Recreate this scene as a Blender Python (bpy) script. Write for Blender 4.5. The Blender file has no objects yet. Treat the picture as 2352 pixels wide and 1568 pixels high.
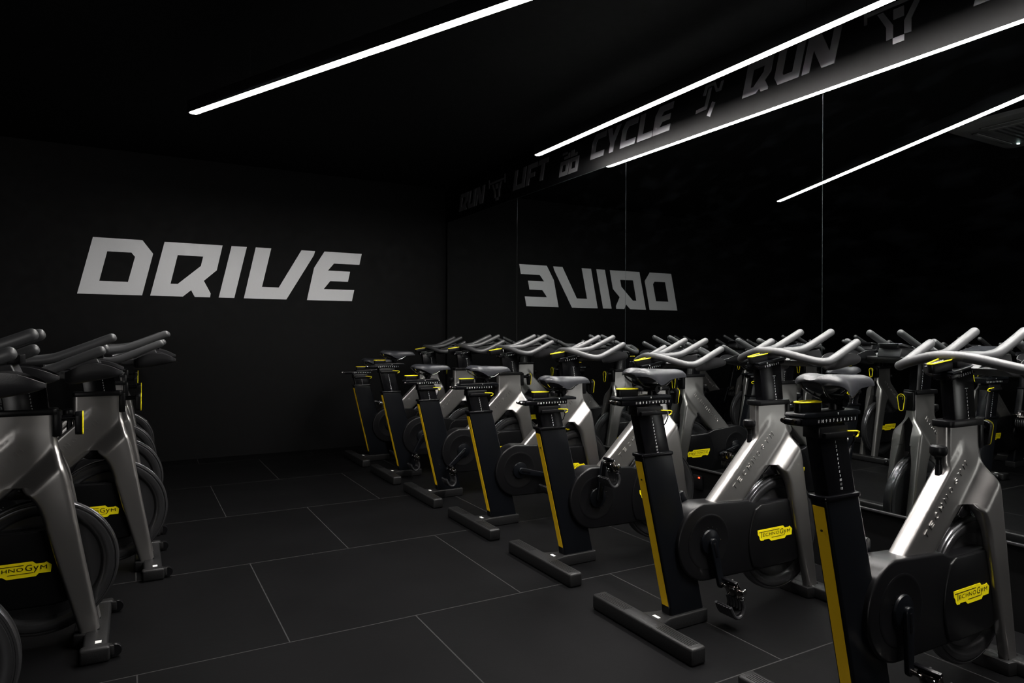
import bpy, bmesh, math, random
from mathutils import Vector, Matrix
from mathutils.geometry import tessellate_polygon

random.seed(4)
scene = bpy.context.scene
COL = scene.collection
PI = math.pi

# ------------------------------------------------------------------ room size
MX = 3.0225          # mirror plane
YB = 6.873           # back wall
ZC = 2.78            # ceiling
XL, YF = -5.2, -3.4  # left wall, wall behind the camera
M_TOP, M_BOT = 2.402, 0.352
LAMP_Z = 2.535

# ------------------------------------------------------------------ materials
def new_mat(name):
    m = bpy.data.materials.new(name); m.use_nodes = True
    nt = m.node_tree
    return m, nt, nt.nodes['Principled BSDF']

def link(nt, a, b): nt.links.new(a, b)

def pmat(name, col, rough=.5, metal=0., spec=.5, bump=0., bscale=60., rvar=0., coat=0., stretch=None):
    m, nt, b = new_mat(name)
    b.inputs['Base Color'].default_value = (*col, 1)
    b.inputs['Roughness'].default_value = rough
    b.inputs['Metallic'].default_value = metal
    b.inputs['Specular IOR Level'].default_value = spec
    b.inputs['Coat Weight'].default_value = coat
    tc = nt.nodes.new('ShaderNodeTexCoord')
    mp = nt.nodes.new('ShaderNodeMapping'); link(nt, tc.outputs['Object'], mp.inputs['Vector'])
    if stretch: mp.inputs['Scale'].default_value = stretch
    nz = nt.nodes.new('ShaderNodeTexNoise'); nz.inputs['Scale'].default_value = bscale
    nz.inputs['Detail'].default_value = 4
    link(nt, mp.outputs['Vector'], nz.inputs['Vector'])
    if bump:
        bp = nt.nodes.new('ShaderNodeBump'); bp.inputs['Strength'].default_value = bump
        bp.inputs['Distance'].default_value = .002
        link(nt, nz.outputs['Fac'], bp.inputs['Height']); link(nt, bp.outputs['Normal'], b.inputs['Normal'])
    mr = nt.nodes.new('ShaderNodeMapRange')
    mr.inputs['To Min'].default_value = max(0.02, rough - rvar); mr.inputs['To Max'].default_value = min(1, rough + rvar)
    link(nt, nz.outputs['Fac'], mr.inputs['Value']); link(nt, mr.outputs['Result'], b.inputs['Roughness'])
    return m

def emat(name, col, strength):
    m, nt, b = new_mat(name)
    b.inputs['Base Color'].default_value = (*col, 1)
    b.inputs['Emission Color'].default_value = (*col, 1)
    b.inputs['Emission Strength'].default_value = strength
    return m

M = {}
M['frame'] = pmat('brushed_silver_frame', (.36, .35, .342), .31, .90, .5, .05, 90, .05, stretch=(1, 1, 6))
M['rubber_grip'] = pmat('grip_foam', (.052, .053, .056), .44, 0, .75, .15, 700, .05)
M['black_plastic'] = pmat('satin_black_plastic', (.0040, .0040, .0046), .34, 0, .22, .06, 500, .05)
M['black_paint'] = pmat('black_powder_coat', (.0028, .0033, .0045), .30, 0, .25, .0, 90, .02)
M['gloss_black'] = pmat('gloss_black_anodised', (.0028, .0028, .0036), .22, .1, .3, .0, 30, .02)
M['flywheel'] = pmat('dark_turned_metal', (.10, .10, .105), .25, .8, .5, .0, 60, .02)
M['saddle'] = pmat('saddle_leather', (.020, .021, .025), .38, 0, .4, .10, 320, .05)
M['foot'] = pmat('foot_plastic', (.0080, .0080, .0084), .46, 0, .3, .3, 260, .08)
M['chrome'] = pmat('bright_steel', (.62, .61, .60), .16, 1, .5, 0, 40, .04)
M['dark_chrome'] = pmat('dark_chrome', (.22, .20, .19), .16, 1, .5, 0, 40, .04)
M['yellow'] = pmat('yellow_trim', (.80, .50, .006), .45, 0, .4, .0, 80, .03)
M['yellow_logo'] = pmat('yellow_badge', (1.0, .84, .006), .45, 0, .4, .0, 80, .03)
M['white_print'] = pmat('white_print', (.80, .80, .80), .5, 0, .3, 0, 80, .02)
M['sticker'] = pmat('white_sticker', (.85, .85, .83), .5, 0, .3, 0, 80, .02)
M['ink'] = pmat('black_ink', (.02, .012, .004), .5, 0, .3, 0, 80, .02)
M['tray'] = pmat('grey_tray_plastic', (.022, .022, .024), .38, 0, .5, .1, 400, .05)
M['screen'] = pmat('dark_screen_glass', (.02, .022, .025), .10, 0, .6, 0, 30, .03)
M['screen_rim'] = pmat('console_rim', (.10, .10, .105), .35, .3, .5, 0, 60, .03)
M['silver_paint'] = pmat('silver_wall_paint', (.78, .79, .81), .45, .35, .5, .55, 26, .12)
M['silver_film'] = pmat('silver_vinyl_film', (.50, .50, .53), .30, .85, .5, .05, 40, .05)
M['lamp_body'] = pmat('lamp_black_aluminium', (.012, .012, .013), .4, .3, .5, 0, 60, .03)
M['ac'] = pmat('ac_grey_plastic', (.20, .20, .20), .5, 0, .5, .05, 60, .03)
M['ac_dark'] = pmat('ac_slot', (.05, .05, .05), .6, 0, .4, 0, 60, .03)
M['wall'] = pmat('matt_black_wall_paint', (.0023, .0023, .0027), .55, 0, .15, .5, 14, .1)
M['bulkhead'] = pmat('black_bulkhead_paint', (.0020, .0020, .0023), .42, 0, .12, .08, 20, .05)
M['ceiling'] = pmat('black_ceiling_paint', (.0015, .0017, .0024), .8, 0, .2, .1, 20, .05)
M['edge'] = pmat('mirror_edge_glass', (.035, .045, .045), .3, 0, .4, 0, 60, .05)
M['rail'] = pmat('mirror_rail', (.05, .05, .052), .35, .6, .5, 0, 60, .05)
M['lamp_glow'] = emat('lamp_diffuser', (1.0, .965, .93), 100.0)
M['led'] = emat('red_led', (1.0, .03, .01), 6.0)
M['led_white'] = emat('status_led', (.75, 1.0, .95), 6.0)

# floor: large dark tiles in running bond with pale dusty joints
def floor_mat():
    m, nt, b = new_mat('dark_stone_tiles')
    N = nt.nodes
    tc = N.new('ShaderNodeTexCoord'); sp = N.new('ShaderNodeSeparateXYZ'); link(nt, tc.outputs['Object'], sp.inputs[0])
    def mth(op, a, bb=None, clamp=False):
        n = N.new('ShaderNodeMath'); n.operation = op; n.use_clamp = clamp
        for i, v in enumerate((a, bb)):
            if v is None: continue
            if isinstance(v, (int, float)): n.inputs[i].default_value = v
            else: link(nt, v, n.inputs[i])
        return n.outputs[0]
    X, Y = sp.outputs[0], sp.outputs[1]
    r = mth('DIVIDE', mth('SUBTRACT', 6.585, Y), .994)
    row = mth('FLOOR', r)
    par = mth('MODULO', mth('ADD', row, 40.0), 2.0)
    c = mth('SUBTRACT', mth('DIVIDE', mth('SUBTRACT', X, .0148), 1.005), mth('MULTIPLY', par, .5))
    def edge(v):
        f = mth('FRACT', mth('ADD', v, .5)); return mth('ABSOLUTE', mth('SUBTRACT', f, .5))
    d = mth('MINIMUM', edge(c), edge(r))
    joint = mth('LESS_THAN', d, .0024)
    colid = mth('FLOOR', c)
    comb = N.new('ShaderNodeCombineXYZ'); link(nt, row, comb.inputs[0]); link(nt, colid, comb.inputs[1])
    wn = N.new('ShaderNodeTexWhiteNoise'); wn.noise_dimensions = '2D'; link(nt, comb.outputs[0], wn.inputs['Vector'])
    n1 = N.new('ShaderNodeTexNoise'); n1.inputs['Scale'].default_value = 2.2; n1.inputs['Detail'].default_value = 8
    link(nt, tc.outputs['Object'], n1.inputs['Vector'])
    n2 = N.new('ShaderNodeTexNoise'); n2.inputs['Scale'].default_value = 45; n2.inputs['Detail'].default_value = 6
    link(nt, tc.outputs['Object'], n2.inputs['Vector'])
    var = mth('ADD', mth('MULTIPLY', wn.outputs['Value'], .30), mth('ADD', mth('MULTIPLY', n1.outputs['Fac'], .7), mth('MULTIPLY', n2.outputs['Fac'], .35)))
    rr = N.new('ShaderNodeMapRange'); rr.inputs['From Max'].default_value = 1.2
    rr.inputs['To Min'].default_value = .55; rr.inputs['To Max'].default_value = 1.35
    link(nt, var, rr.inputs['Value'])
    base = N.new('ShaderNodeMix'); base.data_type = 'RGBA'; base.blend_type = 'MULTIPLY'; base.inputs[0].default_value = 1
    base.inputs[6].default_value = (.0034, .0034, .0037, 1)
    link(nt, rr.outputs[0], base.inputs[7])
    mix = N.new('ShaderNodeMix'); mix.data_type = 'RGBA'
    link(nt, joint, mix.inputs[0]); link(nt, base.outputs[2], mix.inputs[6]); mix.inputs[7].default_value = (.030, .030, .030, 1)
    link(nt, mix.outputs[2], b.inputs['Base Color'])
    ro = N.new('ShaderNodeMapRange'); ro.inputs['To Min'].default_value = .42; ro.inputs['To Max'].default_value = .68
    link(nt, n1.outputs['Fac'], ro.inputs['Value']); link(nt, ro.outputs[0], b.inputs['Roughness'])
    b.inputs['Specular IOR Level'].default_value = .05
    bp = N.new('ShaderNodeBump'); bp.inputs['Strength'].default_value = .12; bp.inputs['Distance'].default_value = .003
    link(nt, n2.outputs['Fac'], bp.inputs['Height']); link(nt, bp.outputs['Normal'], b.inputs['Normal'])
    return m
M['floor'] = floor_mat()

def mirror_mat():
    m = bpy.data.materials.new('mirror_glass'); m.use_nodes = True
    nt = m.node_tree; N = nt.nodes; N.clear()
    out = N.new('ShaderNodeOutputMaterial')
    g = N.new('ShaderNodeBsdfGlossy'); g.inputs['Roughness'].default_value = 0.0; g.inputs['Color'].default_value = (.62, .645, .64, 1)
    d = N.new('ShaderNodeBsdfDiffuse'); d.inputs['Color'].default_value = (.55, .62, .75, 1)
    mx = N.new('ShaderNodeMixShader')
    tc = N.new('ShaderNodeTexCoord')
    # dust: fine specks and faint wiping smears
    vo = N.new('ShaderNodeTexVoronoi'); vo.inputs['Scale'].default_value = 70; vo.inputs['Randomness'].default_value = 1
    link(nt, tc.outputs['Object'], vo.inputs['Vector'])
    rp = N.new('ShaderNodeMapRange'); rp.inputs['From Min'].default_value = .075; rp.inputs['From Max'].default_value = .03
    rp.inputs['To Min'].default_value = 0; rp.inputs['To Max'].default_value = .6
    link(nt, vo.outputs['Distance'], rp.inputs['Value'])
    n1 = N.new('ShaderNodeTexNoise'); n1.inputs['Scale'].default_value = 9; n1.inputs['Detail'].default_value = 5
    mp = N.new('ShaderNodeMapping'); mp.inputs['Scale'].default_value = (1, .6, 1.6); link(nt, tc.outputs['Object'], mp.inputs[0]); link(nt, mp.outputs[0], n1.inputs['Vector'])
    th = N.new('ShaderNodeMapRange'); th.inputs['From Min'].default_value = .5; th.inputs['From Max'].default_value = .72
    th.inputs['To Min'].default_value = 0.0; th.inputs['To Max'].default_value = .0015
    link(nt, n1.outputs['Fac'], th.inputs['Value'])
    sp2 = N.new('ShaderNodeSeparateColor'); link(nt, vo.outputs['Color'], sp2.inputs[0])
    sel = N.new('ShaderNodeMath'); sel.operation = 'GREATER_THAN'; sel.inputs[1].default_value = .78; link(nt, sp2.outputs[0], sel.inputs[0])
    ml = N.new('ShaderNodeMath'); ml.operation = 'MULTIPLY'; link(nt, rp.outputs[0], ml.inputs[0]); link(nt, sel.outputs[0], ml.inputs[1])
    ad = N.new('ShaderNodeMath'); ad.operation = 'ADD'; link(nt, ml.outputs[0], ad.inputs[0]); link(nt, th.outputs[0], ad.inputs[1])
    sc = N.new('ShaderNodeMath'); sc.operation = 'MULTIPLY'; sc.inputs[1].default_value = .42; link(nt, ad.outputs[0], sc.inputs[0])
    link(nt, sc.outputs[0], mx.inputs[0]); link(nt, g.outputs[0], mx.inputs[1]); link(nt, d.outputs[0], mx.inputs[2])
    link(nt, mx.outputs[0], out.inputs[0])
    return m
M['mirror'] = mirror_mat()

# ------------------------------------------------------------------ mesh helpers
def link_obj(name, me, parent=None, loc=None):
    o = bpy.data.objects.new(name, me); COL.objects.link(o)
    if parent: o.parent = parent
    if loc: o.location = loc
    return o

def tag(o, label=None, cat=None, group=None, kind=None):
    if label: o['label'] = label
    if cat: o['category'] = cat
    if group: o['group'] = group
    if kind: o['kind'] = kind
    return o

def empty(name, loc=(0, 0, 0)):
    o = bpy.data.objects.new(name, None); COL.objects.link(o); o.location = loc
    o.empty_display_size = .1
    return o

class MB:
    """collects shapes into one mesh; every shape carries a material slot"""
    def __init__(s): s.bm = bmesh.new(); s.mats = []
    def slot(s, mat):
        if mat not in s.mats: s.mats.append(mat)
        return s.mats.index(mat)
    def _mark(s, before, mat):
        i = s.slot(mat)
        for f in s.bm.faces:
            if f not in before: f.material_index = i
    def _merge(s, tmp, mat):
        i = s.slot(mat)
        mp = {}
        for v in tmp.verts: mp[v] = s.bm.verts.new(v.co)
        for f in tmp.faces:
            try:
                nf = s.bm.faces.new([mp[v] for v in f.verts]); nf.material_index = i
            except ValueError: pass
        tmp.free()
    def _bev(s, tmp, r, seg=2, ang=25):
        if r <= 0: return
        es = [e for e in tmp.edges if len(e.link_faces) == 2 and e.calc_face_angle(0) > math.radians(ang)]
        bmesh.ops.bevel(tmp, geom=es, offset=r, segments=seg, profile=.5, affect='EDGES', clamp_overlap=True)
    def box(s, lo, hi, mat, bev=0., seg=2, rot=None):
        t = bmesh.new()
        bmesh.ops.create_cube(t, size=1)
        c = [(a + b) / 2 for a, b in zip(lo, hi)]; d = [abs(b - a) for a, b in zip(lo, hi)]
        for v in t.verts: v.co = Vector((v.co.x * d[0], v.co.y * d[1], v.co.z * d[2]))
        s._bev(t, bev, seg)
        if rot is not None: bmesh.ops.transform(t, matrix=rot, verts=t.verts)
        for v in t.verts: v.co += Vector(c)
        s._merge(t, mat)
    def prism(s, pts, a, b, mat, bev=0., seg=2, axis='y'):
        """2-D polygon extruded along an axis; (u,v) are the two remaining axes in x,y,z order"""
        t = bmesh.new()
        def P(p, k):
            return {'y': (p[0], k, p[1]), 'x': (k, p[0], p[1]), 'z': (p[0], p[1], k)}[axis]
        va = [t.verts.new(P(p, a)) for p in pts]; vb = [t.verts.new(P(p, b)) for p in pts]
        t.faces.new(va); t.faces.new(list(reversed(vb)))
        n = len(pts)
        for i in range(n):
            t.faces.new([va[(i + 1) % n], va[i], vb[i], vb[(i + 1) % n]])
        bmesh.ops.recalc_face_normals(t, faces=t.faces)
        s._bev(t, bev, seg)
        bmesh.ops.triangulate(t, faces=[f for f in t.faces if len(f.verts) > 4])
        s._merge(t, mat)
    def prism_holes(s, loops, fn, mat):
        """outer loop + holes; fn(p,k) maps to 3-D for k=0 back, 1 front"""
        t = bmesh.new()
        flat = [p for l in loops for p in l]
        tris = tessellate_polygon([[Vector((p[0], p[1], 0)) for p in l] for l in loops])
        A = [t.verts.new(fn(p, 0)) for p in flat]; B = [t.verts.new(fn(p, 1)) for p in flat]
        for q in tris:
            t.faces.new([A[i] for i in q]); t.faces.new([B[i] for i in reversed(q)])
        k = 0
        for l in loops:
            n = len(l)
            for i in range(n):
                a, b = k + i, k + (i + 1) % n
                t.faces.new([A[a], A[b], B[b], B[a]])
            k += n
        bmesh.ops.recalc_face_normals(t, faces=t.faces)
        s._merge(t, mat)
    def tube(s, pts, r, mat, n=12, cap=True, closed=False, round_end=False):
        P = [Vector(p) for p in pts]; L = len(P)
        R = r if isinstance(r, (list, tuple)) else [r] * L
        t = bmesh.new(); rings = []
        up = None
        P2, R2 = P, list(R)
        if round_end and not closed:
            d0 = (P[0] - P[1]).normalized(); d1 = (P[-1] - P[-2]).normalized()
            S_ = [(.90, .30), (.78, .62), (.50, .87), (.25, .97)]
            P2 = [P[0] + d0 * R[0] * q for q, _ in S_] + P + [P[-1] + d1 * R[-1] * q for q, _ in reversed(S_)]
            R2 = [R[0] * w for _, w in S_] + list(R) + [R[-1] * w for _, w in reversed(S_)]
        L = len(P2)
        for i in range(L):
            if closed: d = (P2[(i + 1) % L] - P2[i - 1]).normalized()
            else: d = (P2[min(i + 1, L - 1)] - P2[max(i - 1, 0)]).normalized()
            if up is None:
                up = Vector((0, 0, 1)) if abs(d.z) < .9 else Vector((1, 0, 0))
            x = d.cross(up)
            if x.length < 1e-6: x = d.orthogonal()
            x.normalize(); y = x.cross(d).normalized(); up = y
            rings.append([t.verts.new(P2[i] + (x * math.cos(a) + y * math.sin(a)) * R2[i]) for a in [2 * PI * k / n for k in range(n)]])
        for i in range(L if closed else L - 1):
            A, B = rings[i], rings[(i + 1) % L]
            for k in range(n): t.faces.new([A[k], A[(k + 1) % n], B[(k + 1) % n], B[k]])
        if cap and not closed:
            t.faces.new(list(reversed(rings[0]))); t.faces.new(rings[-1])
        bmesh.ops.recalc_face_normals(t, faces=t.faces)
        s._merge(t, mat)
    def lathe(s, prof, mat, c=(0, 0, 0), axis='z', n=32):
        """prof: list of (radius, height) revolved about axis through c"""
        t = bmesh.new(); rings = []
        for (r, h) in prof:
            ring = []
            for k in range(n):
                a = 2 * PI * k / n; u, v = r * math.cos(a), r * math.sin(a)
                p = {'z': (u, v, h), 'y': (u, h, v), 'x': (h, u, v)}[axis]
                ring.append(t.verts.new(Vector(p) + Vector(c)))
            rings.append(ring)
        for i in range(len(rings) - 1):
            for k in range(n): t.faces.new([rings[i][k], rings[i][(k + 1) % n], rings[i + 1][(k + 1) % n], rings[i + 1][k]])
        t.faces.new(rings[0]); t.faces.new(list(reversed(rings[-1])))
        bmesh.ops.remove_doubles(t, verts=t.verts, dist=1e-6)
        bmesh.ops.recalc_face_normals(t, faces=t.faces)
        s._merge(t, mat)
    def loft(s, rings, mat, cap=True):
        t = bmesh.new()
        R = [[t.verts.new(p) for p in ring] for ring in rings]; n = len(R[0])
        for i in range(len(R) - 1):
            for k in range(n): t.faces.new([R[i][k], R[i][(k + 1) % n], R[i + 1][(k + 1) % n], R[i + 1][k]])
        if cap: t.faces.new(R[0]); t.faces.new(list(reversed(R[-1])))
        bmesh.ops.recalc_face_normals(t, faces=t.faces)
        bmesh.ops.triangulate(t, faces=[f for f in t.faces if len(f.verts) > 4])
        s._merge(t, mat)
    def mesh(s, me, mat, fn):
        """add an existing mesh with its vertices remapped by fn"""
        i = s.slot(mat)
        vs = [s.bm.verts.new(fn(v.co)) for v in me.vertices]
        for p in me.polygons:
            try:
                f = s.bm.faces.new([vs[k] for k in p.vertices]); f.material_index = i
            except ValueError: pass
    def build(s, name, parent=None, loc=None, angle=35):
        me = bpy.data.meshes.new(name)
        s.bm.to_mesh(me); s.bm.free()
        for m in s.mats: me.materials.append(M[m])
        me.shade_smooth(); me.set_sharp_from_angle(angle=math.radians(angle))
        return link_obj(name, me, parent, loc)

# text as mesh
_tc = {}
def text_mesh(body, ext=0.0):
    key = (body, ext)
    if key in _tc: return _tc[key]
    cu = bpy.data.curves.new('t', 'FONT'); cu.body = body; cu.extrude = ext; cu.resolution_u = 3; cu.offset = .012 if body[0].isdigit() else 0.0
    o = bpy.data.objects.new('t', cu); COL.objects.link(o)
    dg = bpy.context.evaluated_depsgraph_get()
    me = bpy.data.meshes.new_from_object(o.evaluated_get(dg))
    bpy.data.objects.remove(o); bpy.data.curves.remove(cu)
    xs = [v.co.x for v in me.vertices]; ys = [v.co.y for v in me.vertices]
    _tc[key] = (me, min(xs), max(xs), min(ys), max(ys))
    return _tc[key]

def put_text(mb, body, mat, O, U, V, w, h, lift=.0006, ext=.0):
    """fit text into a w x h box whose lower-left corner is O, along unit vectors U, V"""
    me, x0, x1, y0, y1 = text_mesh(body, ext)
    O, U, V = Vector(O), Vector(U).normalized(), Vector(V).normalized(); N = U.cross(V)
    sx, sy = w / (x1 - x0), h / (y1 - y0)
    def fn(c): return O + U * ((c.x - x0) * sx) + V * ((c.y - y0) * sy) + N * (lift + c.z)
    mb.mesh(me, mat, fn)

def cr(P, n):
    """Catmull-Rom through tuples"""
    out = []
    Q = [P[0]] + list(P) + [P[-1]]
    for i in range(1, len(Q) - 2):
        for k in range(n):
            t = k / n
            out.append(tuple(.5 * (2 * b + (c - a) * t + (2 * a - 5 * b + 4 * c - d) * t * t + (3 * b - a - 3 * c + d) * t ** 3)
                             for a, b, c, d in zip(Q[i - 1], Q[i], Q[i + 1], Q[i + 2])))
    out.append(tuple(P[-1]))
    return out

def rrect(x0, x1, y0, y1, r, z, n=4):
    r = min(r, (x1 - x0) * .49, (y1 - y0) * .49)
    pts = []
    for cx, cy, a0 in ((x1 - r, y1 - r, 0), (x0 + r, y1 - r, 90), (x0 + r, y0 + r, 180), (x1 - r, y0 + r, 270)):
        for k in range(n + 1):
            a = math.radians(a0 + 90 * k / n); pts.append((cx + r * math.cos(a), cy + r * math.sin(a), z))
    return pts

def teardrop(L, r1, r2, n=10):
    """outline in the plane, big end (r1) at 0, small end (r2) at +L"""
    pts = []
    for k in range(n + 1):
        a = PI / 2 + PI * k / n; pts.append((r1 * math.cos(a), r1 * math.sin(a)))
    for k in range(n + 1):
        a = -PI / 2 + PI * k / n; pts.append((L - r1 - r2 + r2 * math.cos(a) , r2 * math.sin(a)))
    return pts

# ------------------------------------------------------------------ the room
def struct(name, mb, **k):
    o = mb.build(name); o['kind'] = 'structure'; return o

T = .12
b = MB(); b.box((XL - T, YF - T, -.1), (MX + .1, YB + T, 0), 'floor'); struct('floor', b)
b = MB(); b.box((XL - T, YF - T, ZC), (MX + .1, YB + T, ZC + .1), 'ceiling'); struct('ceiling', b)
b = MB(); b.box((XL - T, YB, 0), (MX + .1, YB + T, ZC), 'wall'); struct('wall_back', b)
b = MB(); b.box((XL - T, YF, 0), (XL, YB, ZC), 'wall'); struct('wall_left', b)
b = MB(); b.box((XL - T, YF - T, 0), (-3.3, YF, ZC), 'wall'); b.box((-1.3, YF - T, 0), (MX + .1, YF, ZC), 'wall'); b.box((-3.3, YF - T, 2.15), (-1.3, YF, ZC), 'wall'); struct('wall_front', b)
b = MB()
b.box((MX + .007, YF, 0), (MX + .1, YB, M_TOP), 'wall')
b.box((MX - .001, YF, M_TOP), (MX + .1, YB, ZC), 'bulkhead')
struct('wall_right', b)
b = MB(); b.box((MX - .010, -.92, M_BOT - .012), (MX + .007, 6.82, M_BOT - .001), 'rail', .002); struct('trim_1', b)

# mirror panels (the seams show as thin bright lines)
seams = [6.815, 5.265, 3.729, 2.177, .633, -.91]
names = ['tall frameless wall mirror panel farthest away, against the back corner',
         'wall mirror panel second from the back corner, reflecting the DRIVE lettering',
         'wide wall mirror panel between the middle seam and the seam beside the nearest bikes',
         'nearest wall mirror panel on the right, reflecting bikes and the ceiling unit']
for i in range(4):
    y1, y0 = seams[i], seams[i + 1]
    b = MB()
    b.box((MX, y0 + .0009, M_BOT), (MX + .0065, y1 - .0009, M_TOP - .001), 'edge')
    b.prism([(y0 + .0016, M_BOT + .0015), (y1 - .0016, M_BOT + .0015), (y1 - .0016, M_TOP - .003), (y0 + .0016, M_TOP - .003)], MX - .0004, MX + .003, 'mirror', 0, axis='x')
    o = b.build('wall_mirror')
    tag(o, names[i], 'mirror', 'mirror panels along the right wall')

# ------------------------------------------------------------------ DRIVE on the back wall
DR = {
 'D': [[(-.308, 2.0), (.069, 2.0), (.154, 1.883), (.068, 1.505), (-.422, 1.505)], [(-.201, 1.883), (-.016, 1.883), (.012, 1.847), (-.042, 1.621), (-.26, 1.621)]],
 'R': [[(.246, 1.998), (.733, 1.998), (.683, 1.761), (.572, 1.657), (.631, 1.541), (.626, 1.505), (.496, 1.505), (.465, 1.566), (.397, 1.505), (.132, 1.505)],
       [(.353, 1.884), (.566, 1.883), (.547, 1.794), (.354, 1.619), (.295, 1.619)]],
 'I': [[(.812, 1.998), (.948, 1.998), (.837, 1.505), (.701, 1.505)]],
 'V': [[(1.029, 2.0), (1.172, 2.0), (1.087, 1.62), (1.244, 1.62), (1.46, 2.0), (1.594, 2.0), (1.581, 1.956), (1.316, 1.505), (.923, 1.505)]],
 'E': [[(1.688, 2.002), (2.073, 2.002), (2.049, 1.887), (1.785, 1.886), (1.723, 1.811), (1.951, 1.81), (1.929, 1.706), (1.747, 1.705), (1.681, 1.621), (1.995, 1.622), (1.971, 1.507), (1.515, 1.505), (1.585, 1.832)]],
}
root = empty('wall_lettering', (.8, YB, 1.505))
tag(root, 'large silver italic letters reading DRIVE painted on the black back wall', 'lettering')
for L in 'DRIVE':
    b = MB()
    b.prism_holes(DR[L], lambda p, k: (p[0] - .8, -.004 if k else .001, p[1] - 1.505), 'silver_paint')
    b.build('painted_letter', root)

# ------------------------------------------------------------------ words and symbols over the mirrors
SH = .255
def sheared(poly): return [(x + SH * z, z) for x, z in poly]
BL = {
 'C': [[(0, 0), (.456, 0), (.456, .115), (.14, .115), (.14, .30), (.19, .375), (.456, .375), (.456, .49), (.09, .49), (0, .35)]],
 'Y': [[(.15, 0), (.285, 0), (.285, .18), (.44, .49), (.30, .49), (.217, .31), (.135, .49), (-.005, .49), (.15, .18)]],
 'L': [[(0, 0), (.42, 0), (.42, .115), (.136, .115), (.136, .49), (0, .49)]],
 'E': [[(0, 0), (.456, 0), (.456, .115), (.16, .115), (.22, .20), (.42, .20), (.42, .30), (.17, .30), (.22, .375), (.456, .375), (.456, .49), (.09, .49), (0, .35)]],
 'I': [[(0, 0), (.136, 0), (.136, .49), (0, .49)]],
 'F': [[(0, 0), (.136, 0), (.136, .165), (.37, .165), (.37, .27), (.136, .27), (.136, .375), (.44, .375), (.44, .49), (0, .49)]],
 'T': [[(.15, 0), (.286, 0), (.286, .375), (.43, .375), (.43, .49), (0, .49), (0, .375), (.15, .375)]],
 'U': [[(.09, 0), (.456, 0), (.456, .49), (.32, .49), (.32, .115), (.16, .115), (.136, .15), (.136, .49), (0, .49), (0, .12)]],
 'N': [[(0, 0), (.122, 0), (.122, .30), (.325, 0), (.52, 0), (.52, .49), (.40, .49), (.40, .20), (.20, .49), (0, .49)]],
}
r0 = DR['R']
BL['R'] = [[(x - .132 - .233 * (z - 1.505), z - 1.505) for x, z in l] for l in r0]
def strips(lst):
    return [[l] for l in lst]
ICON = {
 'lifter': [[[(-.026, 0), (.026, 0), (.026, .028), (-.026, .028)]],
            [[(-.057, .028), (-.026, .031), (-.026, .090), (-.072, .165), (-.10, .165), (-.057, .088)]],
            [[(.057, .028), (.026, .031), (.026, .090), (.072, .165), (.10, .165), (.057, .088)]],
            [[(-.024, .112), (.024, .112), (.024, .158), (-.024, .158)]],
            [[(-.15, .172), (.15, .172), (.15, .190), (-.15, .190)]],
            [[(-.165, .140), (-.150, .140), (-.150, .222), (-.165, .222)]], [[(.150, .140), (.165, .140), (.165, .222), (.150, .222)]]],
 'bike': [[[(0, 0), (.122, 0), (.150, .116), (.028, .116)], [(.038, .033), (.093, .033), (.105, .085), (.050, .085)]],
          [[(.135, 0), (.257, 0), (.285, .116), (.163, .116)], [(.173, .033), (.228, .033), (.240, .085), (.185, .085)]],
          [[(.075, .128), (.150, .128), (.160, .168), (.140, .168), (.133, .148), (.080, .148)]],
          [[(.055, .165), (.115, .165), (.119, .182), (.059, .182)]],
          [[(.165, .128), (.255, .128), (.260, .148), (.215, .148), (.222, .176), (.180, .176), (.176, .158), (.172, .158)]]],
 'runner': [[[(0, .042), (.092, .046), (.132, .165), (.108, .165), (.075, .068), (.005, .062)]],
            [[(.092, .006), (.118, -.008), (.160, .068), (.136, .078)]],
            [[(.128, .172), (.150, .172), (.166, .125), (.205, .125), (.226, .178), (.206, .178), (.192, .143), (.178, .143), (.160, .190), (.128, .190)]],
            [[(.060, .135), (.080, .130), (.098, .172), (.130, .172), (.132, .190), (.084, .190)]],
            [[(.150, .200), (.190, .200), (.198, .228), (.158, .228)]]],
}
def bulk_fn(s0, z0):
    # s runs toward the viewer along the wall, i.e. -y
    return lambda p, k: (-.0035 if k else .001, -(p[0]), p[1])
def word(txt, starts, s0, z0, label):
    root = empty('bulkhead_lettering', (MX - .001, -s0, z0))
    tag(root, label, 'lettering', 'silver words on the bulkhead over the mirrors')
    k = .357
    for L, st in zip(txt, starts):
        loops = [[((x * k + SH * z * k) + st - s0, z * k) for x, z in l] for l in BL[L]]
        b = MB(); b.prism_holes(loops, bulk_fn(0, 0), 'silver_film'); b.build('film_letter', root)
    return root
def icon(kind, s0, z0, label):
    b = MB()
    for shape in ICON[kind]: b.prism_holes(shape, bulk_fn(0, 0), 'silver_film')
    o = b.build('bulkhead_symbol'); o.location = (MX - .001, -s0, z0)
    tag(o, label, 'symbol', 'silver sport symbols on the bulkhead')
word('RUN', [-6.504, -6.31, -6.136], -6.504, 2.470, 'silver word RUN farthest away on the bulkhead, next to the back wall')
icon('lifter', -5.655, 2.446, 'weightlifter symbol with raised barbell before the word LIFT, far end of bulkhead')
word('LIFT', [-5.345, -5.194, -5.114, -4.935], -5.345, 2.476, 'silver word LIFT on the bulkhead above the far mirror panels')
icon('bike', -4.581, 2.445, 'symbol of two square wheels before the word CYCLE on the bulkhead')
word('CYCLE', [-4.151, -3.975, -3.796, -3.609, -3.45], -4.151, 2.490, 'silver word CYCLE on the bulkhead above the mirrors')
icon('runner', -3.053, 2.485, 'angular runner symbol between the words CYCLE and RUN')
word('RUN', [-2.69, -2.48, -2.299], -2.69, 2.511, 'silver word RUN nearest the camera, between runner and weightlifter symbols')
icon('lifter', -1.792, 2.492, 'nearest weightlifter symbol, at the top right above the long lamp reflection')
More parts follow.
